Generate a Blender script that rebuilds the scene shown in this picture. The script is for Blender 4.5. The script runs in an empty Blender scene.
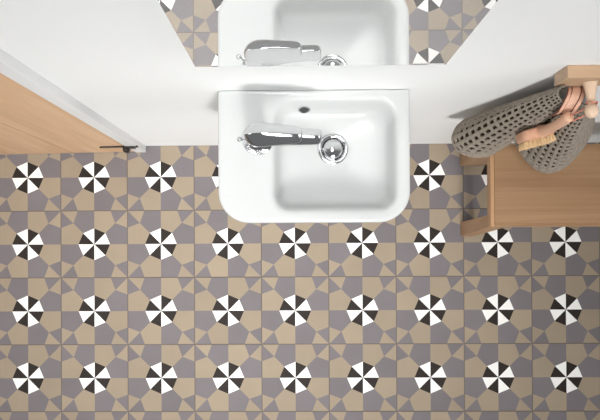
import bpy, bmesh, math, random
from mathutils import Vector, Matrix
random.seed(7)
S = bpy.context.scene
COL = S.collection

# ------------------------------------------------------------------ camera, world, light
cam_d = bpy.data.cameras.new('camera'); cam = bpy.data.objects.new('camera', cam_d); COL.objects.link(cam)
R = Matrix.Rotation(-0.00509, 3, 'Z') @ Matrix.Rotation(0.01867, 3, 'Y') @ Matrix.Rotation(0.00613, 3, 'X')
cam.matrix_world = Matrix.Translation((0.00718, -0.01176, 2.3)) @ R.to_4x4()
cam_d.sensor_width = 36.0
cam_d.lens = 772.53503 / 600 * 36.0
cam_d.shift_x = 17.109 / 600
cam_d.shift_y = 32.449 / 600
cam_d.clip_start = 0.01
S.camera = cam

S.view_settings.view_transform = 'Standard'
S.view_settings.look = 'None'
S.view_settings.gamma = 1.0
S.view_settings.use_curve_mapping = False
S.view_settings.exposure = 0.0

WORLD_BRIGHT = (1.75, 1.78, 1.8)      # added ambient fill from overhead and the wall side
WORLD_DARK = (0.62, 0.62, 0.63)     # unlit depth of the room behind the photographer
world = bpy.data.worlds.new('room_light'); S.world = world; world.use_nodes = True
nt = world.node_tree; nt.nodes.clear()
wo = nt.nodes.new('ShaderNodeOutputWorld'); bg = nt.nodes.new('ShaderNodeBackground')
tc = nt.nodes.new('ShaderNodeTexCoord'); dp = nt.nodes.new('ShaderNodeVectorMath'); dp.operation = 'DOT_PRODUCT'
dp.inputs[1].default_value = (0.0, 1.0, 0.0)
mr = nt.nodes.new('ShaderNodeMapRange'); mr.inputs['From Min'].default_value = -0.2; mr.inputs['From Max'].default_value = 0.0
mr.interpolation_type = 'SMOOTHSTEP'
mx = nt.nodes.new('ShaderNodeMix'); mx.data_type = 'RGBA'
mx.inputs['A'].default_value = (*WORLD_DARK, 1); mx.inputs['B'].default_value = (*WORLD_BRIGHT, 1)
nt.links.new(tc.outputs['Generated'], dp.inputs[0]); nt.links.new(dp.outputs['Value'], mr.inputs['Value'])
nt.links.new(mr.outputs['Result'], mx.inputs['Factor']); nt.links.new(mx.outputs['Result'], bg.inputs['Color'])
nt.links.new(bg.outputs[0], wo.inputs['Surface'])


def area_light(name, loc, target, size, power, col=(1, 1, 1), spread=180, size_y=None):
    d = bpy.data.lights.new(name, 'AREA'); d.energy = power; d.color = col
    d.shape = 'RECTANGLE'; d.size = size; d.size_y = size_y or size
    d.spread = math.radians(spread)
    o = bpy.data.objects.new(name, d); COL.objects.link(o)
    o.location = loc
    o.rotation_euler = (Vector(target) - Vector(loc)).to_track_quat('-Z', 'Y').to_euler()
    return o


L1, L2, L3, L4, L5 = 9.0, 4.2, 6.2, 4.5, 1.5
WS = 0.31
bg.inputs['Strength'].default_value = WS
area_light('front_lamp', (0.38, -2.7, 2.95), (0.0, 0.29, 0.95), 0.42, L1, (1.0, 0.995, 0.985), 66)
area_light('low_front_fill', (0.15, -2.75, 2.95), (-0.15, 0.06, 0.0), 1.3, L2, (1.0, 0.99, 0.97), 34)  # added second beam to brighten the floor and low wall
area_light('overhead_fill', (-0.7, -0.9, 6.5), (-0.22, -0.06, 0.0), 1.4, L3, (1.0, 0.995, 0.99), 22)  # added overhead fill pooling light on the floor, far above room height
area_light('left_fill', (-2.3, -0.5, 1.35), (0.5, 0.1, 0.3), 1.0, L4, (0.97, 0.985, 1.0), 130)  # added fill for the bench's left side, no window built
area_light('right_fill', (2.1, -0.9, 1.5), (-0.5, 0.28, 0.7), 1.3, L5, (1.0, 1.0, 1.0), 40)  # added fill from the right for the casing's side face


# ------------------------------------------------------------------ helpers
def nmat(name):
    m = bpy.data.materials.new(name); m.use_nodes = True
    n = m.node_tree; b = n.nodes['Principled BSDF']
    return m, n, b


def noise_mat(name, col, var=0.06, scale=8.0, rough=0.5, spec=0.5, stretch=(1, 1, 1), bump=0.0, bscale=60, coat=0.0, metallic=0.0):
    m, n, b = nmat(name)
    t = n.nodes.new('ShaderNodeTexCoord'); mp = n.nodes.new('ShaderNodeMapping'); mp.inputs['Scale'].default_value = stretch
    no = n.nodes.new('ShaderNodeTexNoise'); no.inputs['Scale'].default_value = scale; no.inputs['Detail'].default_value = 4
    r = n.nodes.new('ShaderNodeValToRGB')
    lo = [c * (1 - var) for c in col]; hi = [min(1, c * (1 + var)) for c in col]
    r.color_ramp.elements[0].position = 0.3; r.color_ramp.elements[1].position = 0.7
    r.color_ramp.elements[0].color = (*lo, 1); r.color_ramp.elements[1].color = (*hi, 1)
    L = n.links.new
    L(t.outputs['Object'], mp.inputs['Vector']); L(mp.outputs[0], no.inputs['Vector']); L(no.outputs['Fac'], r.inputs['Fac'])
    L(r.outputs['Color'], b.inputs['Base Color'])
    b.inputs['Roughness'].default_value = rough; b.inputs['Specular IOR Level'].default_value = spec
    b.inputs['Metallic'].default_value = metallic
    b.inputs['Coat Weight'].default_value = coat; b.inputs['Coat Roughness'].default_value = 0.05
    if bump:
        n2 = n.nodes.new('ShaderNodeTexNoise'); n2.inputs['Scale'].default_value = bscale
        bp = n.nodes.new('ShaderNodeBump'); bp.inputs['Strength'].default_value = bump; bp.inputs['Distance'].default_value = 0.002
        L(mp.outputs[0], n2.inputs['Vector']); L(n2.outputs['Fac'], bp.inputs['Height']); L(bp.outputs[0], b.inputs['Normal'])
    return m


def wood_mat(name, dark, mid, light, axis='X', rough=0.45, seed=0.0):
    m, n, b = nmat(name)
    L = n.links.new
    t = n.nodes.new('ShaderNodeTexCoord')
    mp = n.nodes.new('ShaderNodeMapping')
    sc = {'X': (1.2, 22, 22), 'Y': (22, 1.2, 22), 'Z': (22, 22, 1.2)}[axis]
    mp.inputs['Scale'].default_value = sc; mp.inputs['Location'].default_value = (seed, seed * .7, seed * 1.3)
    big = n.nodes.new('ShaderNodeTexNoise'); big.inputs['Scale'].default_value = 1.0; big.inputs['Detail'].default_value = 6
    big.inputs['Roughness'].default_value = 0.6; big.inputs['Distortion'].default_value = 0.6
    mp2 = n.nodes.new('ShaderNodeMapping'); mp2.inputs['Scale'].default_value = tuple(s * 7 if s > 2 else s * 3 for s in sc)
    fine = n.nodes.new('ShaderNodeTexNoise'); fine.inputs['Scale'].default_value = 1.0; fine.inputs['Detail'].default_value = 3
    mixf = n.nodes.new('ShaderNodeMath'); mixf.operation = 'MULTIPLY_ADD'; mixf.inputs[1].default_value = 0.35
    sub = n.nodes.new('ShaderNodeMath'); sub.operation = 'SUBTRACT'; sub.inputs[1].default_value = 0.175
    r = n.nodes.new('ShaderNodeValToRGB'); e = r.color_ramp.elements
    e[0].position = 0.3; e[0].color = (*dark, 1); e[1].position = 0.72; e[1].color = (*light, 1)
    q = e.new(0.5); q.color = (*mid, 1)
    L(t.outputs['Object'], mp.inputs[0]); L(t.outputs['Object'], mp2.inputs[0])
    L(mp.outputs[0], big.inputs['Vector']); L(mp2.outputs[0], fine.inputs['Vector'])
    L(fine.outputs['Fac'], mixf.inputs[0]); L(big.outputs['Fac'], mixf.inputs[2]); L(mixf.outputs[0], sub.inputs[0])
    L(sub.outputs[0], r.inputs['Fac']); L(r.outputs['Color'], b.inputs['Base Color'])
    b.inputs['Roughness'].default_value = rough; b.inputs['Specular IOR Level'].default_value = 0.3
    bp = n.nodes.new('ShaderNodeBump'); bp.inputs['Strength'].default_value = 0.12; bp.inputs['Distance'].default_value = 0.001
    L(fine.outputs['Fac'], bp.inputs['Height']); L(bp.outputs[0], b.inputs['Normal'])
    return m


def plain(name, col, rough=0.5, metallic=0.0, spec=0.5, coat=0.0):
    m, n, b = nmat(name)
    b.inputs['Base Color'].default_value = (*col, 1); b.inputs['Roughness'].default_value = rough
    b.inputs['Metallic'].default_value = metallic; b.inputs['Specular IOR Level'].default_value = spec
    b.inputs['Coat Weight'].default_value = coat; b.inputs['Coat Roughness'].default_value = 0.04
    return m


def obj(name, bm, mat, parent=None, smooth=False, loc=None):
    me = bpy.data.meshes.new(name); bmesh.ops.recalc_face_normals(bm, faces=bm.faces); bm.to_mesh(me); bm.free()
    o = bpy.data.objects.new(name, me); COL.objects.link(o)
    for mm in (mat if isinstance(mat, (list, tuple)) else [mat]): me.materials.append(mm)
    if smooth:
        for p in me.polygons: p.use_smooth = True
    if parent: o.parent = parent
    if loc: o.location = loc
    return o


def smooth_angle(o, deg=35):
    me = o.data
    bm = bmesh.new(); bm.from_mesh(me)
    for f in bm.faces: f.smooth = True
    for e in bm.edges:
        e.smooth = not (len(e.link_faces) == 2 and e.calc_face_angle(0) > math.radians(deg))
    bm.to_mesh(me); bm.free()
    return o


def tag(o, label=None, cat=None, group=None, kind=None):
    if label: o['label'] = label
    if cat: o['category'] = cat
    if group: o['group'] = group
    if kind: o['kind'] = kind
    return o


def empty(name, loc):
    o = bpy.data.objects.new(name, None); COL.objects.link(o); o.location = loc; o.empty_display_size = 0.05
    return o


def box(bm, x0, x1, y0, y1, z0, z1, bev=0.0, seg=2):
    r = bmesh.ops.create_cube(bm, size=1.0)
    for v in r['verts']:
        v.co = Vector(((x0 + x1) / 2 + v.co.x * (x1 - x0), (y0 + y1) / 2 + v.co.y * (y1 - y0), (z0 + z1) / 2 + v.co.z * (z1 - z0)))
    if bev:
        es = list({e for v in r['verts'] for e in v.link_edges})
        bmesh.ops.bevel(bm, geom=es, offset=bev, segments=seg, affect='EDGES', profile=0.5)
    return bm


def hexa(bm, bot, top, bev=0.0):
    """bot/top: four (x,y,z) each, same winding"""
    vs = [bm.verts.new(p) for p in bot] + [bm.verts.new(p) for p in top]
    fs = [(3, 2, 1, 0), (4, 5, 6, 7)] + [(i, (i + 1) % 4, 4 + (i + 1) % 4, 4 + i) for i in range(4)]
    for f in fs: bm.faces.new([vs[i] for i in f])
    bmesh.ops.recalc_face_normals(bm, faces=bm.faces)
    if bev:
        es = list({e for v in vs for e in v.link_edges})
        bmesh.ops.bevel(bm, geom=es, offset=bev, segments=2, affect='EDGES', profile=0.5)
    return bm


def loft(bm, loops, cap0=True, cap1=True, closed=True):
    rows = [[bm.verts.new(p) for p in lp] for lp in loops]
    n = len(rows[0])
    for a, b in zip(rows[:-1], rows[1:]):
        for i in range(n if closed else n - 1):
            j = (i + 1) % n
            bm.faces.new((a[i], a[j], b[j], b[i]))
    if cap0: bm.faces.new(rows[0][::-1])
    if cap1: bm.faces.new(rows[-1])
    return rows


def catmull(pts, t):
    """pts list of Vectors, t in 0..1"""
    n = len(pts) - 1
    s = min(max(t, 0), 1) * n; i = min(int(s), n - 1); f = s - i
    p0 = pts[max(i - 1, 0)]; p1 = pts[i]; p2 = pts[i + 1]; p3 = pts[min(i + 2, n)]
    return 0.5 * ((2 * p1) + (p2 - p0) * f + (2 * p0 - 5 * p1 + 4 * p2 - p3) * f * f + (3 * p1 - p0 - 3 * p2 + p3) * f ** 3)


def tube(bm, pts, rad, seg=12, steps=None, ends=True):
    """round tube along points; rad: number or list (interpolated)"""
    pts = [Vector(p) for p in pts]
    steps = steps or (len(pts) - 1) * 6
    if not isinstance(rad, (list, tuple)): rad = [rad] * len(pts)
    P = [catmull(pts, k / steps) for k in range(steps + 1)]
    rv = [Vector((r, 0, 0)) for r in rad]
    loops = []
    t0 = (P[1] - P[0]).normalized()
    up = Vector((0, 0, 1)) if abs(t0.z) < 0.9 else Vector((1, 0, 0))
    nrm = (up - t0 * up.dot(t0)).normalized()
    for k, p in enumerate(P):
        t = (P[min(k + 1, steps)] - P[max(k - 1, 0)]).normalized()
        nrm = (nrm - t * nrm.dot(t)).normalized(); bn = t.cross(nrm)
        r = catmull(rv, k / steps).x
        loops.append([p + (nrm * math.cos(a) + bn * math.sin(a)) * r for a in [2 * math.pi * i / seg for i in range(seg)]])
    loft(bm, loops, ends, ends)
    return bm


def lathe(bm, origin, axis, prof, seg=40):
    """prof: (radius, distance along axis) pairs"""
    ax = Vector(axis).normalized(); o = Vector(origin)
    u = ax.orthogonal().normalized(); v = ax.cross(u)
    loops = [[o + ax * h + (u * math.cos(a) + v * math.sin(a)) * max(r, 1e-5) for a in [2 * math.pi * i / seg for i in range(seg)]] for r, h in prof]
    loft(bm, loops, True, True)
    return bm


# ------------------------------------------------------------------ materials
M_wall = noise_mat('wall_paint', (0.85, 0.858, 0.85), 0.012, 3, 0.55, 0.3, bump=0.04, bscale=180)
M_white = noise_mat('white_lacquer', (0.78, 0.785, 0.785), 0.01, 5, 0.35, 0.4)
M_ceramic = noise_mat('white_ceramic', (0.50, 0.514, 0.508), 0.006, 6, 0.22, 0.22)
M_chrome = plain('chrome', (0.66, 0.67, 0.68), 0.07, 1.0)
M_hole = plain('dark_hole', (0.03, 0.03, 0.03), 0.6)
def mirror_mat():
    m = bpy.data.materials.new('mirror_silver'); m.use_nodes = True; n = m.node_tree; n.nodes.clear()
    out = n.nodes.new('ShaderNodeOutputMaterial'); g = n.nodes.new('ShaderNodeBsdfGlossy'); d = n.nodes.new('ShaderNodeBsdfDiffuse'); x = n.nodes.new('ShaderNodeMixShader')
    g.inputs['Roughness'].default_value = 0.0; g.inputs['Color'].default_value = (0.95, 0.955, 0.955, 1)
    d.inputs['Color'].default_value = (0.88, 0.88, 0.88, 1); x.inputs[0].default_value = 0.2
    n.links.new(g.outputs[0], x.inputs[1]); n.links.new(d.outputs[0], x.inputs[2]); n.links.new(x.outputs[0], out.inputs['Surface'])
    return m


M_mirror = mirror_mat()      # silvered glass; white diffuse mixed in as a painted veil over the reflection
M_medge = plain('mirror_edge', (0.55, 0.6, 0.58), 0.2)
M_door = wood_mat('door_oak', (0.5734, 0.3595, 0.2040), (0.6630, 0.4280, 0.2530), (0.7347, 0.5050, 0.3142), 'Z', seed=3)
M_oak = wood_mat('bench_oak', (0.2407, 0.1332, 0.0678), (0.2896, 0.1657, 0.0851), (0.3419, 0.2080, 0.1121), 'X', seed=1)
M_oak_z = wood_mat('leg_oak_lit', (0.3312, 0.1837, 0.0944), (0.3984, 0.2285, 0.1184), (0.4704, 0.2867, 0.1560), 'Z', seed=2)  # lighter copy of the bench oak, side light put into the colour
M_oak_y = wood_mat('frame_oak_lit', (0.3665, 0.2038, 0.1053), (0.4409, 0.2535, 0.1321), (0.5206, 0.3182, 0.1741), 'Y', seed=5)  # bench oak lightened further, as if lit from the left
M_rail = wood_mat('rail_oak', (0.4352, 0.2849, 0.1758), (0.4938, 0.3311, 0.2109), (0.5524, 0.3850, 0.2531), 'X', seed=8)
M_peg = wood_mat('peg_beech', (0.60, 0.43, 0.30), (0.67, 0.49, 0.35), (0.73, 0.55, 0.41), 'Y', seed=4)
M_brush = wood_mat('brush_pear_wood', (0.50, 0.24, 0.15), (0.57, 0.30, 0.19), (0.64, 0.37, 0.25), 'Z', seed=6)
M_handle = wood_mat('brush_handle_wood', (0.55, 0.30, 0.19), (0.62, 0.36, 0.24), (0.69, 0.43, 0.30), 'Z', seed=9)
M_bristle = noise_mat('bristles', (0.78, 0.58, 0.34), 0.2, 300, 0.7, 0.2, stretch=(1, 0.1, 1))
M_leather = noise_mat('pink_leather', (0.66, 0.40, 0.285), 0.12, 60, 0.5, 0.4)
M_groove = noise_mat('red_brown_edge', (0.22, 0.07, 0.045), 0.15, 60, 0.6, 0.3)
M_cord = noise_mat('pink_cord', (0.50, 0.20, 0.14), 0.2, 200, 0.6, 0.3)
M_iron = noise_mat('dark_bronze', (0.045, 0.04, 0.033), 0.3, 90, 0.35, 0.5, metallic=0.7)
M_towel = noise_mat('waffle_cotton', (0.27, 0.232, 0.19), 0.14, 120, 0.95, 0.1, bump=0.3, bscale=500)

M_pit_shade = noise_mat('waffle_pit_shade', (0.035, 0.024, 0.016), 0.2, 200, 0.95, 0.05)  # dark colour painted in as the shade of the waffle hollows

# ------------------------------------------------------------------ floor: cement tiles with a pinwheel pattern
def tile_mat(name, col, var, rough=0.5):
    m, n, b = nmat(name); L = n.links.new
    t = n.nodes.new('ShaderNodeTexCoord')
    a = n.nodes.new('ShaderNodeTexNoise'); a.inputs['Scale'].default_value = 9; a.inputs['Detail'].default_value = 5
    at = n.nodes.new('ShaderNodeAttribute'); at.attribute_name = 'tone'
    add = n.nodes.new('ShaderNodeMath'); add.operation = 'MULTIPLY_ADD'; add.inputs[1].default_value = 0.6
    sc = n.nodes.new('ShaderNodeMath'); sc.operation = 'MULTIPLY'; sc.inputs[1].default_value = 0.4
    r = n.nodes.new('ShaderNodeValToRGB')
    r.color_ramp.elements[0].position = 0.15; r.color_ramp.elements[1].position = 0.85
    r.color_ramp.elements[0].color = (*[c * (1 - var) for c in col], 1)
    r.color_ramp.elements[1].color = (*[c * (1 + var) for c in col], 1)
    L(t.outputs['Object'], a.inputs['Vector']); L(at.outputs['Fac'], sc.inputs[0])
    L(a.outputs['Fac'], add.inputs[0]); L(sc.outputs[0], add.inputs[2]); L(add.outputs[0], r.inputs['Fac'])
    L(r.outputs['Color'], b.inputs['Base Color'])
    b.inputs['Roughness'].default_value = rough; b.inputs['Specular IOR Level'].default_value = 0.12
    return m


T_white = tile_mat('tile_white', (0.86, 0.85, 0.82), 0.04)
T_dark = tile_mat('tile_charcoal', (0.024, 0.018, 0.0155), 0.15)
T_beige = tile_mat('tile_beige', (0.3043, 0.2458, 0.1773), 0.12)
T_grey = tile_mat('tile_mauve_grey', (0.1674, 0.1494, 0.1566), 0.12)
T_grout = noise_mat('grout', (0.135, 0.112, 0.094), 0.1, 40, 0.9, 0.1)


def build_floor():
    bm = bmesh.new(); tone = bm.faces.layers.float.new('tone')
    T = 0.2; g = 0.0011; k = (T - 2 * g) / T
    dirs = [(0, 1), (1, 1), (1, 0), (1, -1), (0, -1), (-1, -1), (-1, 0), (-1, 1)]

    def P(d, m): return (d[0] * m, d[1] * m)
    YW = 0.2934
    for ix in range(-11, 12):
        for iy in range(-9, 3):
            cx, cy = ix * T, iy * T
            if cy - T / 2 > YW: continue
            cache = {}

            def V(p):
                key = (round(p[0], 4), round(p[1], 4))
                if key not in cache:
                    cache[key] = bm.verts.new((cx + p[0] * T * k, min(cy + p[1] * T * k, YW + 0.05), 0))
                return cache[key]
            c0 = random.random()
            for s in range(8):
                d0 = dirs[s]; d1 = dirs[(s + 1) % 8]
                def oct_(d): return P(d, 0.24) if 0 in d else P(d, 0.168)
                even = s % 2 == 0
                ax, dg = (d0, d1) if 0 in d0 else (d1, d0)     # axis direction and diagonal direction of this sector
                Cn = (0, 0); A = oct_(ax); D = oct_(dg); Pm = P(dg, 0.318); Ed = P(ax, 0.5)
                # point on the tile edge between axis end and the corner
                Q = (ax[0] * 0.5 if ax[0] else dg[0] * 0.25, ax[1] * 0.5 if ax[1] else dg[1] * 0.25)
                K = P(dg, 0.5)
                tri = (Cn, A, D); pent = (A, Ed, Q, Pm, D); cor = (Q, K, Pm)
                for poly, mi in ((tri, 1 if even else 0), (pent, 2 if even else 3), (cor, 3 if even else 2)):
                    f = bm.faces.new([V(p) for p in poly]); f.material_index = mi; f[tone] = 0.5 * c0 + 0.5 * random.random()
    # grout bed just under the tile faces, with a slab body
    vs = [bm.verts.new(p) for p in ((-2.3, -1.9, -0.0012), (2.3, -1.9, -0.0012), (2.3, 0.36, -0.0012), (-2.3, 0.36, -0.0012))]
    f = bm.faces.new(vs); f.material_index = 4
    lo = [bm.verts.new((v.co.x, v.co.y, -0.05)) for v in vs]
    for i in range(4):
        f = bm.faces.new((vs[i], lo[i], lo[(i + 1) % 4], vs[(i + 1) % 4])); f.material_index = 4
    f = bm.faces.new(lo[::-1]); f.material_index = 4
    me = bpy.data.meshes.new('floor')
    for f in bm.faces:
        f.normal_update()
        if f.material_index != 4 and f.normal.z < 0: f.normal_flip()
    bm.to_mesh(me); bm.free()
    o = bpy.data.objects.new('floor', me); COL.objects.link(o)
    for m in (T_white, T_dark, T_beige, T_grey, T_grout): me.materials.append(m)
    tag(o, 'cement tile floor with black and white pinwheels among beige and grey shapes', 'floor', kind='structure')


build_floor()

# ------------------------------------------------------------------ back wall
W = 0.2934
bm = bmesh.new(); box(bm, -2.3, 2.3, W, W + 0.12, 0.0, 2.5)
tag(obj('wall_back', bm, M_wall), 'white painted wall behind the basin', 'wall', kind='structure')

# ------------------------------------------------------------------ door with white casing and hinge
def build_door():
    # casing post beside the door (edge of the frame)
    bm = bmesh.new()
    box(bm, -0.4745, -0.4437, W - 0.0195, W - 0.0002, 0.0, 2.08, 0.0012)
    box(bm, -1.36, -1.33, W - 0.0195, W - 0.0002, 0.0, 2.08, 0.0012)
    box(bm, -1.36, -0.4437, W - 0.0195, W - 0.0002, 2.0802, 2.12, 0.0012)
    tag(obj('trim_1', bm, M_white), 'white door casing on the wall at the left', 'trim', kind='structure')
    hx, hy = -0.4762, 0.2758
    e = empty('door_1', (hx, hy, 0)); e.rotation_euler = (0, 0, math.radians(0.85))
    tag(e, 'light oak door leaf with a vertical joint, slightly ajar', 'door', kind='structure')
    # leaf planks (front face at local y = 0, body towards the wall)
    bm = bmesh.new(); box(bm, -0.1842, -0.0005, -0.0002, 0.0145, 0.006, 2.07, 0.0008); obj('door_panel', bm, M_door, e)
    bm = bmesh.new(); box(bm, -0.852, -0.1866, -0.0002, 0.0145, 0.006, 2.07, 0.0008); obj('door_panel', bm, M_door, e)
    # hinge: long strap on the leaf, knuckle and a bracket on the casing
    for z in (0.135, 1.85):
        bm = bmesh.new()
        pts = [(-0.072, 0.002), (-0.062, 0.0050), (-0.03, 0.0055), (0.0, 0.011)]
        vs = []
        for x, h in pts:
            vs.append([(x, -0.0002, z - h), (x, -0.0002, z + h), (x, -0.0042, z + h), (x, -0.0042, z - h)])
        loft(bm, vs)
        hg = obj('hinge', bm, M_iron, e)
        hg['label'] = 'dark metal strap hinge'
        bm = bmesh.new(); lathe(bm, (0.004, -0.0115, z - 0.014), (0, 0, 1), [(0.001, 0), (0.0075, 0.001), (0.0088, 0.003), (0.0088, 0.025), (0.007, 0.028), (0.004, 0.030), (0.003, 0.034), (0.001, 0.035)], 24)
        smooth_angle(obj('knuckle', bm, M_iron, hg))
        bm = bmesh.new()
        box(bm, -0.006, 0.028, -0.0075, -0.0022, z - 0.012, z + 0.012, 0.001)
        box(bm, 0.0225, 0.036, -0.0045, 0.0, z - 0.008, z + 0.008, 0.0008)
        obj('bracket', bm, M_iron, hg)


build_door()

# ------------------------------------------------------------------ mirror
YM = 0.2660
bm = bmesh.new(); box(bm, -0.1483, 0.2356, YM + 0.0002, W - 0.0002, 1.117, 1.86, 0.0006)
m_o = obj('wall_mirror', bm, M_medge)
tag(m_o, 'rectangular frameless mirror on the wall above the basin', 'mirror')
bm = bmesh.new()
vs = [bm.verts.new(p) for p in ((-0.1479, YM - 0.0001, 1.1176), (0.2352, YM - 0.0001, 1.1176), (0.2352, YM - 0.0001, 1.8595), (-0.1479, YM - 0.0001, 1.8595))]
lo = [bm.verts.new((v.co.x, YM + 0.0002, v.co.z)) for v in vs]
bm.faces.new(vs); bm.faces.new(lo[::-1])
for i in range(4): bm.faces.new((vs[i], lo[i], lo[(i + 1) % 4], vs[(i + 1) % 4]))
obj('mirror_glass', bm, M_mirror, m_o)


# ------------------------------------------------------------------ wash basin
def rrect(x0, x1, y0, y1, r, z, n=12):
    """rounded rectangle; r = (front-left, front-right, back-right, back-left)"""
    out = []
    cs = [((x0 + r[0], y0 + r[0]), r[0], math.pi), ((x1 - r[1], y0 + r[1]), r[1], 1.5 * math.pi), ((x1 - r[2], y1 - r[2]), r[2], 0), ((x0 + r[3], y1 - r[3]), r[3], 0.5 * math.pi)]
    m = 10
    corners = [[(c[0] + rr * math.cos(a0 + math.pi / 2 * k / n), c[1] + rr * math.sin(a0 + math.pi / 2 * k / n)) for k in range(n + 1)] for c, rr, a0 in cs]
    for i in range(4):
        c = corners[i]; nx = corners[(i + 1) % 4][0]
        out += c
        a = c[-1]
        for k in range(1, m): out.append((a[0] + (nx[0] - a[0]) * k / m, a[1] + (nx[1] - a[1]) * k / m))
    return [Vector((p[0], p[1], z)) for p in out]


def build_basin():
    x0, x1, y0, y1 = -0.1458, 0.2262, 0.0360, W - 0.0004
    Z = 0.8045

    def outer(ins, z, rs=1.0, back=0.0):
        r = 0.060
        return rrect(x0 + ins, x1 - ins, y0 + ins, y1 - back, (max(r - ins, .01), max(r - ins, .01), 0.004, 0.004), z)
    dx, dy = 0.0800, 0.1855
    bx0, bx1, by0, by1 = -0.0375, 0.1985, 0.0625, 0.2725

    def inner(ins, z, r=0.030, t=0.0):
        return rrect(bx0 + ins, bx1 - ins, by0 + ins, by1 - ins, (r * .9, r * .9, r * 1.25, r * 1.25), z)
    loops = [outer(0.055, 0.690), outer(0.045, 0.686), outer(0.030, 0.692), outer(0.012, 0.712), outer(0.004, 0.735), outer(0.0, 0.765),
             outer(0.0, Z - 0.006), outer(0.0006, Z - 0.0028), outer(0.0022, Z - 0.0008, back=0.001), outer(0.005, Z, back=0.0022), outer(0.009, Z - 0.0004, back=0.0045)]
    # deck falls a touch towards the bowl, then rolls over the edge
    loops += [inner(-0.012, Z - 0.0012, .042), inner(-0.006, Z - 0.0018, .038), inner(-0.002, Z - 0.004, .035), inner(0.001, Z - 0.009, .033), inner(0.004, Z - 0.018, .032),
              inner(0.007, Z - 0.028, .032), inner(0.011, Z - 0.040, .032), inner(0.015, Z - 0.048, .033), inner(0.022, Z - 0.0535, .034), inner(0.032, Z - 0.0565, .035)]
    last = inner(0.032, Z - 0.0565, .035)
    for t, dz in ((0.25, .0585), (0.5, .0605), (0.75, .0625), (0.92, .0640), (1.0, .0660)):
        lp = []
        for p in last:
            a = math.atan2(p.y - dy, p.x - dx)
            c = Vector((dx + 0.024 * math.cos(a), dy + 0.024 * math.sin(a), 0))
            lp.append(Vector((p.x + (c.x - p.x) * t, p.y + (c.y - p.y) * t, Z - dz)))
        loops.append(lp)
    lp = [Vector((p.x, p.y, Z - 0.10)) for p in loops[-1]]
    loops.append(lp)
    bm = bmesh.new(); loft(bm, loops, True, True)
    e = empty('wash_basin', (0.04, 0.165, 0.690))
    tag(e, 'small white ceramic wall basin with rounded front corners', 'basin')
    def under(o):
        o.parent = e; o.matrix_parent_inverse = Matrix.Translation(e.location).inverted(); return o
    o = under(obj('bowl', bm, M_ceramic, smooth=True))
    smooth_angle(o, 50)
    # overflow opening in the back of the bowl
    bm = bmesh.new()
    ax = Vector((0, -0.94, 0.34)).normalized()
    lathe(bm, (0.0220, 0.2612, 0.7690), ax, [(0.0, -0.004), (0.0112, -0.004), (0.0122, 0.0), (0.0122, 0.0016), (0.0110, 0.0022), (0.0094, 0.0012), (0.0092, -0.001), (0.0, -0.001)], 32)
    ov = under(smooth_angle(obj('overflow', bm, M_chrome)))
    ov['label'] = 'small chrome rimmed overflow hole'
    bm = bmesh.new(); lathe(bm, (0.0220, 0.2612, 0.7690), ax, [(0.0, -0.0015), (0.0090, -0.0015), (0.0090, 0.0006), (0.0, 0.0006)], 24)
    hh = obj('hole', bm, M_hole); hh.parent = ov
    # waste: wide chrome flange and domed plug
    zc = Z - 0.0640
    bm = bmesh.new()
    lathe(bm, (dx, dy, zc), (0, 0, 1), [(0.020, -0.02), (0.0305, -0.001), (0.0312, 0.0012), (0.0300, 0.0030), (0.0270, 0.0036), (0.0225, 0.0016), (0.0210, -0.003), (0.020, -0.012)], 56)
    dr = under(smooth_angle(obj('drain', bm, M_chrome), 60))
    dr['label'] = 'chrome drain ring'
    bm = bmesh.new()
    prof = [(0.0, -0.004), (0.0175, -0.004), (0.0195, 0.000), (0.0197, 0.0042), (0.0188, 0.0062)]
    for k in range(1, 9):
        a = k / 8; prof.append((0.0188 * (1 - a), 0.0062 + 0.0060 * math.sin(a * math.pi / 2)))
    lathe(bm, (dx, dy, zc), (0, 0, 1), prof, 48)
    pg = smooth_angle(obj('plug', bm, M_chrome), 50); pg.parent = dr
    return e


build_basin()


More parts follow.
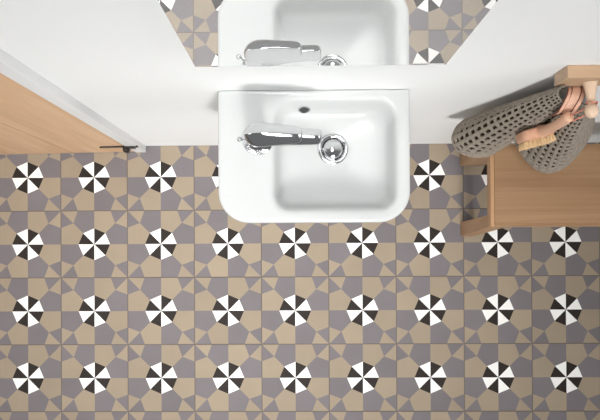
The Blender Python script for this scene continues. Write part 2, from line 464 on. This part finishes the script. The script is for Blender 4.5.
# ------------------------------------------------------------------ faucet
def build_faucet():
    fx, fy, z0 = -0.0680, 0.1975, 0.8036
    e = empty('basin_faucet', (fx, fy, z0))
    tag(e, 'chrome single lever mixer tap on the left of the basin', 'faucet')
    def L(x, y, z): return (x - fx, y - fy, z - z0)
    # body
    bm = bmesh.new()
    lathe(bm, (0, 0, 0), (0, 0, 1), [(0.020, 0), (0.0306, 0.0004), (0.0310, 0.0045), (0.0302, 0.0056), (0.0225, 0.0062), (0.0205, 0.0085), (0.0195, 0.020), (0.0190, 0.050), (0.0192, 0.082), (0.0180, 0.090), (0.012, 0.095), (0.004, 0.096)], 48)
    body = smooth_angle(obj('tap_body', bm, M_chrome, e), 22)
    # spout: rounded bar, slightly falling, blunt end
    def ring(x, cy, cz, hw, hh, p=2.6, n=32):
        out = []
        for i in range(n):
            a = 2 * math.pi * i / n; c, s = math.cos(a), math.sin(a)
            out.append(Vector((x, cy + hw * abs(c) ** (2 / p) * (1 if c > 0 else -1), cz + hh * abs(s) ** (2 / p) * (1 if s > 0 else -1))))
        return out
    bm = bmesh.new()
    loft(bm, [ring(0.000, -.004, .072, .0185, 0.0225, 1.3), ring(0.03, -.006, .078, .0175, 0.0203, 1.3), ring(.06, -.007, .085, .0160, 0.0173, 1.3), ring(.085, -.008, .089, .0152, 0.0158, 1.3),
              ring(.106, -.008, .090, .0150, 0.0150, 1.3), ring(.114, -.008, .0895, .0145, 0.0141, 1.3), ring(.1185, -.008, .089, .0125, 0.0117, 1.3), ring(.1205, -.008, .0885, .008, 0.0075, 1.3)])
    smooth_angle(obj('spout', bm, M_chrome, e), 60)
    bm = bmesh.new(); lathe(bm, (0.104, -0.008, .0815), (0, 0, -1), [(.004, -.004), (.0105, -.002), (.0105, .004), (.009, .0055), (.003, .0050)], 28)
    obj('aerator', bm, M_chrome, e, smooth=True)
    # lever: long tapered pear lying above the body
    bm = bmesh.new()
    S_ = [(-.0200, .0015, .0030, .100), (-.0180, .0090, .0070, .1015), (-.0130, .0155, .0100, .1035), (-.0050, .0202, .0120, .1060), (.004, .0222, .0130, .1080), (.015, .0220, .0130, .1095),
          (.030, .0205, .0120, .1105), (.050, .0185, .0100, .1110), (.066, .0168, .0085, .1115), (.076, .0152, .0072, .1118), (.0815, .0125, .0058, .1118), (.0845, .0080, .0035, .1116), (.0855, .002, .001, .1115)]
    loft(bm, [ring(x, -.0060 - .0025 * max(x, 0) / .09, zc, hw, hh * 1.75, 1.25) for x, hw, hh, zc in S_])
    smooth_angle(obj('lever', bm, M_chrome, e), 60)
    # lift rod with a round knob, left of the body
    bm = bmesh.new(); tube(bm, [(-.021, -.006, .040), (-.027, -.007, .050), (-.0305, -.008, .062)], [.0018, .0018, .0018], 10)
    lathe(bm, (-.0305, -.008, .0600), (-.25, 0, 1), [(.001, -.0015), (.0030, -.0010), (.0046, .0012), (.0050, .0035), (.0044, .0060), (.0028, .0078), (.0005, .0086)], 24)
    kr = smooth_angle(obj('lift_rod', bm, M_chrome, e), 50)


build_faucet()


# ------------------------------------------------------------------ oak bench
def build_bench():
    zt = 0.43
    X0, X1, Y0, Y1 = 0.4735, 1.02, 0.0345, 0.2330
    e = empty('oak_bench', (0.75, 0.14, 0))
    tag(e, 'light oak bench standing against the wall below the peg rail', 'bench')
    def under(o):
        o.parent = e; o.matrix_parent_inverse = Matrix.Translation(e.location).inverted(); return o
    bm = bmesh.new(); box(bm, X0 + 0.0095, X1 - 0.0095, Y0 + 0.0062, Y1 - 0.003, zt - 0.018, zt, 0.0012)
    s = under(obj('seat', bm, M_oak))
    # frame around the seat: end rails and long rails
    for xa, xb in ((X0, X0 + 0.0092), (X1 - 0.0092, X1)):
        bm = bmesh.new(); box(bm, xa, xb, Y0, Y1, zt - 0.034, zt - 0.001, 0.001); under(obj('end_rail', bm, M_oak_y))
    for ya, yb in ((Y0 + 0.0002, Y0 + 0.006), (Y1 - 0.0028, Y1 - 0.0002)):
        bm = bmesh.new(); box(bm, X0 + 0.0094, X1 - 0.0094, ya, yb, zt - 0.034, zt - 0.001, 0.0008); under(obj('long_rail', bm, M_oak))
    zl = zt - 0.034
    # splayed legs: (foot y range, top y range)
    for side in (0, 1):
        for (f0, f1, t0, t1) in ((0.0175, 0.0600, Y0, 0.0640), (0.2265, 0.2620, 0.1905, Y1)):
            if side == 0: fx0, fx1, tx0, tx1 = 0.4910, 0.5300, X0, X0 + 0.045
            else: fx0, fx1, tx0, tx1 = X1 - 0.0565, X1 - 0.0175, X1 - 0.045, X1
            bm = bmesh.new()
            hexa(bm, [(fx0, f0, 0), (fx1, f0, 0), (fx1, f1, 0), (fx0, f1, 0)],
                 [(tx0, t0, zl - .0005), (tx1, t0, zl - .0005), (tx1, t1, zl - .0005), (tx0, t1, zl - .0005)], 0.0012)
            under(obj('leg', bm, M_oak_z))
build_bench()


# ------------------------------------------------------------------ peg rail
def build_rail():
    e = empty('peg_rail', (0.72, W, 0.9215))
    tag(e, 'oak wall rail with round pegs above the bench', 'coat rack')
    def under(o):
        o.parent = e; o.matrix_parent_inverse = Matrix.Translation(e.location).inverted(); return o
    bm = bmesh.new(); box(bm, 0.4648, 1.02, 0.2716, W - 0.0003, 0.9215, 0.9893, 0.0008)
    under(obj('board', bm, M_rail))
    for i, x in enumerate((0.5165, 0.706, 0.896)):
        bm = bmesh.new()
        lathe(bm, (x, 0.2718, 0.952), (0.05, -1, -0.02), [(.003, -.003), (.0128, .0002), (.0120, .003), (.0100, .012), (.0078, .024), (.0066, .034), (.0064, .0385),
              (.0085, .0405), (.0108, .0440), (.0118, .0490), (.0110, .0545), (.0085, .0590), (.0045, .0618), (.0004, .0625)], 32)
        p = under(smooth_angle(obj('peg', bm, M_peg), 60))
build_rail()


# ------------------------------------------------------------------ waffle towel
def build_towel():
    hem = [(.392, .2780), (.372, .2600), (.362, .2330), (.372, .2090), (.398, .1955), (.430, .1925), (.458, .2010), (.478, .2200), (.494, .2380), (.508, .2200), (.526, .1900), (.552, .1640), (.584, .1555), (.618, .1690), (.648, .1980), (.672, .2330), (.684, .2680)]
    mid = [(.440, .2780), (.430, .2690), (.424, .2560), (.430, .2400), (.444, .2300), (.462, .2240), (.482, .2260), (.494, .2360), (.500, .2480), (.505, .2440), (.514, .2300), (.528, .2140), (.546, .2030), (.568, .2040), (.586, .2220), (.598, .2450), (.604, .2690)]
    top = [(.476, .2680), (.471, .2660), (.468, .2620), (.468, .2560), (.474, .2490), (.483, .2430), (.494, .2410), (.503, .2450), (.508, .2520), (.511, .2470), (.514, .2410), (.519, .2370), (.526, .2370), (.533, .2410), (.537, .2480), (.538, .2560), (.536, .2620)]
    lv = [(0.530, hem), (0.735, mid), (0.915, top)]
    NU, NV = 330, 204
    def surf(u, v):
        pts = []
        for z, L in lv:
            p = catmull([Vector((a, b, 0)) for a, b in L], u); pts.append(Vector((p.x, p.y, z + (0.032 * max(0, 1 - u / .3) if z > .9 else 0))))
        p = catmull(pts, v)
        return p
    grid = [[surf(i / NU, j / NV) for i in range(NU + 1)] for j in range(NV + 1)]
    # arc lengths for an even waffle
    HA = 28; VA = 19
    ulen = [0.0]
    for i in range(NU): ulen.append(ulen[-1] + (grid[0][i + 1] - grid[0][i]).length)
    tot = ulen[-1]
    bm = bmesh.new(); rows = []; deep = {}
    for j in range(NV + 1):
        row = []
        for i in range(NU + 1):
            p = grid[j][i]
            du = grid[j][min(i + 1, NU)] - grid[j][max(i - 1, 0)]
            dv = grid[min(j + 1, NV)][i] - grid[max(j - 1, 0)][i]
            n = du.cross(dv).normalized()      # points towards the room
            if i == 0 and j == 0: n0 = n
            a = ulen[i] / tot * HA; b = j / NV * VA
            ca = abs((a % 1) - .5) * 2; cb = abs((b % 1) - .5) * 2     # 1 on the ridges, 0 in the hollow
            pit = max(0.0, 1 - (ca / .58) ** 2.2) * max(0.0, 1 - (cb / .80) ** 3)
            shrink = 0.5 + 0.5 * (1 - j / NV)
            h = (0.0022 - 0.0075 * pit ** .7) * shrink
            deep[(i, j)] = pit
            row.append(bm.verts.new(p + n * h))
        rows.append(row)
    for j in range(NV):
        for i in range(NU):
            f = bm.faces.new((rows[j][i], rows[j][i + 1], rows[j + 1][i + 1], rows[j + 1][i]))
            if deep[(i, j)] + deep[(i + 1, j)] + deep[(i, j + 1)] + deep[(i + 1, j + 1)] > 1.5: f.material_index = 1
    o = obj('waffle_towel', bm, [M_towel, M_pit_shade], smooth=True)
    s = o.modifiers.new('thickness', 'SOLIDIFY'); s.thickness = 0.003; s.offset = -1
    tag(o, 'grey brown waffle towel hanging in folds from the rail', 'towel')
build_towel()


# ------------------------------------------------------------------ bath brush hanging on its cord
def build_brush():
    bx, by = 0.490, 0.2150
    e = empty('bath_brush', (bx, by, 0.70))
    tag(e, 'wooden bath brush with pale bristles hanging in front of the towel', 'brush')
    # head: rounded block; local coordinates, x across, y out of the wall (negative = room), z up
    def slab(hw, y0, y1, z0, z1, r, bev):
        bm = bmesh.new()
        n = 10; pts = []
        for cx, cz, a0 in ((hw - r, z1 - r, 0), (-hw + r, z1 - r, 90), (-hw + r, z0 + r, 180), (hw - r, z0 + r, 270)):
            for k in range(n + 1):
                a = math.radians(a0 + 90 * k / n); pts.append((cx + r * math.cos(a), cz + r * math.sin(a)))
        cz_ = (z0 + z1) / 2
        def lp(y, ins): 
            sx = (hw - ins) / hw; sz = ((z1 - z0) / 2 - ins) / ((z1 - z0) / 2)
            return [Vector((px * sx, y, cz_ + (pz - cz_) * sz)) for px, pz in pts]
        loft(bm, [lp(y0, bev), lp(y0 + bev * .3, bev * .3), lp(y0 + bev, 0), lp(y1 - bev, 0), lp(y1 - bev * .3, bev * .3), lp(y1, bev)])
        return bm
    tilt = Matrix.Rotation(math.radians(14), 4, 'Z')
    hd = obj('brush_head', slab(.032, -.012, .010, -.004, .078, .023, .005), M_brush, e, smooth=True)
    hd.location = (-0.004, -0.001, 0); hd.rotation_euler = (0, 0, math.radians(14))
    # bristle tufts, in rows, pointing into the room
    bm = bmesh.new()
    for ix in range(-4, 5):
        for iz in range(0, 9):
            x = ix * .0068; z = .004 + iz * .0078
            if (abs(x) > .026 and (z < .008 or z > .062)): continue
            for q in range(5):
                ox = random.uniform(-.0022, .0022); oz = random.uniform(-.0022, .0022)
                sp = 1.5
                a = Vector((x + ox * .6, -.012, z + oz * .6)); b = Vector((x * 1.06 + ox * sp, -.0245 + random.uniform(-.001, .001), z + oz * sp))
                r0 = .0012
                vs = [bm.verts.new(a + Vector((r0 * c, 0, r0 * s))) for c, s in ((1, 0), (-.5, .87), (-.5, -.87))]
                ws = [bm.verts.new(b + Vector((r0 * c, 0, r0 * s))) for c, s in ((1, 0), (-.5, .87), (-.5, -.87))]
                for k in range(3): bm.faces.new((vs[k], vs[(k + 1) % 3], ws[(k + 1) % 3], ws[k]))
                bm.faces.new(ws)
    br = obj('bristles', bm, M_bristle, e); br.location = hd.location; br.rotation_euler = hd.rotation_euler
    br['kind'] = 'stuff'
    # handle
    bm = bmesh.new()
    tube(bm, [(0, 0, .070), (0, -.001, .085), (0, -.002, .11), (.0, -.002, .15), (.0005, .000, .19), (.001, .002, .212), (.001, .002, .220)],
         [.0135, .0110, .0095, .0092, .0096, .0098, .0088], 20, 60)
    bmesh.ops.recalc_face_normals(bm, faces=bm.faces)
    h = obj('handle', bm, M_handle, e, smooth=True)
    bm = bmesh.new()
    # cord: two strands from the handle tip up to the peg neck and round it
    tube(bm, [(.001, .004, .210), (.006, .006, .226), (.016, .010, .240), (.028, .018, .2460), (.038, .021, .2500)], .0014, 8, 24)
    tube(bm, [(.002, -.006, .212), (.012, -.003, .222), (.024, .003, .234), (.034, .012, .2420), (.039, .021, .2480)], .0014, 8, 24)
    ring = [(0.0290 + .0092 * math.cos(a), .021 + .001 * math.sin(3 * a), .2520 + .0095 * math.sin(a)) for a in [2 * math.pi * k / 16 for k in range(17)]]
    tube(bm, ring, .0014, 8, 48)
    obj('cord', bm, M_cord, e, smooth=True)
build_brush()


# ------------------------------------------------------------------ leather strap beside the peg
def build_strap():
    e = empty('leather_strap', (0.503, 0.25, 0.90))
    tag(e, 'pink leather strap with dark edges tucked between rail and brush', 'strap')
    specs = [(-.0155, .0050, 0.0), (-.0035, .0140, .002), (.0090, .0060, .001)]
    for dx, w, dy in specs:
        for part, ww, mat, off in (('band', w, M_leather, 0.0), ('edge', w + .0026, M_groove, 0.0016)):
            bm = bmesh.new(); rows = []
            path = [(.006, .0200, .018), (.004, .0120, .024), (.000, .000, .026), (-.006, -.014, .020), (-.008, -.022, .004), (-.008, -.022, -.030)]
            pv = [Vector(p) for p in path]
            for k in range(25):
                p = catmull(pv, k / 24)
                t = (catmull(pv, min(k / 24 + .02, 1)) - catmull(pv, max(k / 24 - .02, 0))).normalized()
                sd = Vector((1, 0, 0)); sd = (sd - t * sd.dot(t)).normalized(); n = t.cross(sd); 
                if n.z < 0 and abs(n.z) > .2: n = -n
                c = p + Vector((dx, dy, 0)) - Vector((0, 0, off))
                th = 0.0012
                rows.append([c - sd * ww / 2 + n * th / 2, c + sd * ww / 2 + n * th / 2, c + sd * ww / 2 - n * th / 2, c - sd * ww / 2 - n * th / 2])
            loft(bm, rows)
            o = obj(part, bm, mat, e)
            if part == 'edge': o['label'] = 'dark red brown strap edge'
build_strap()
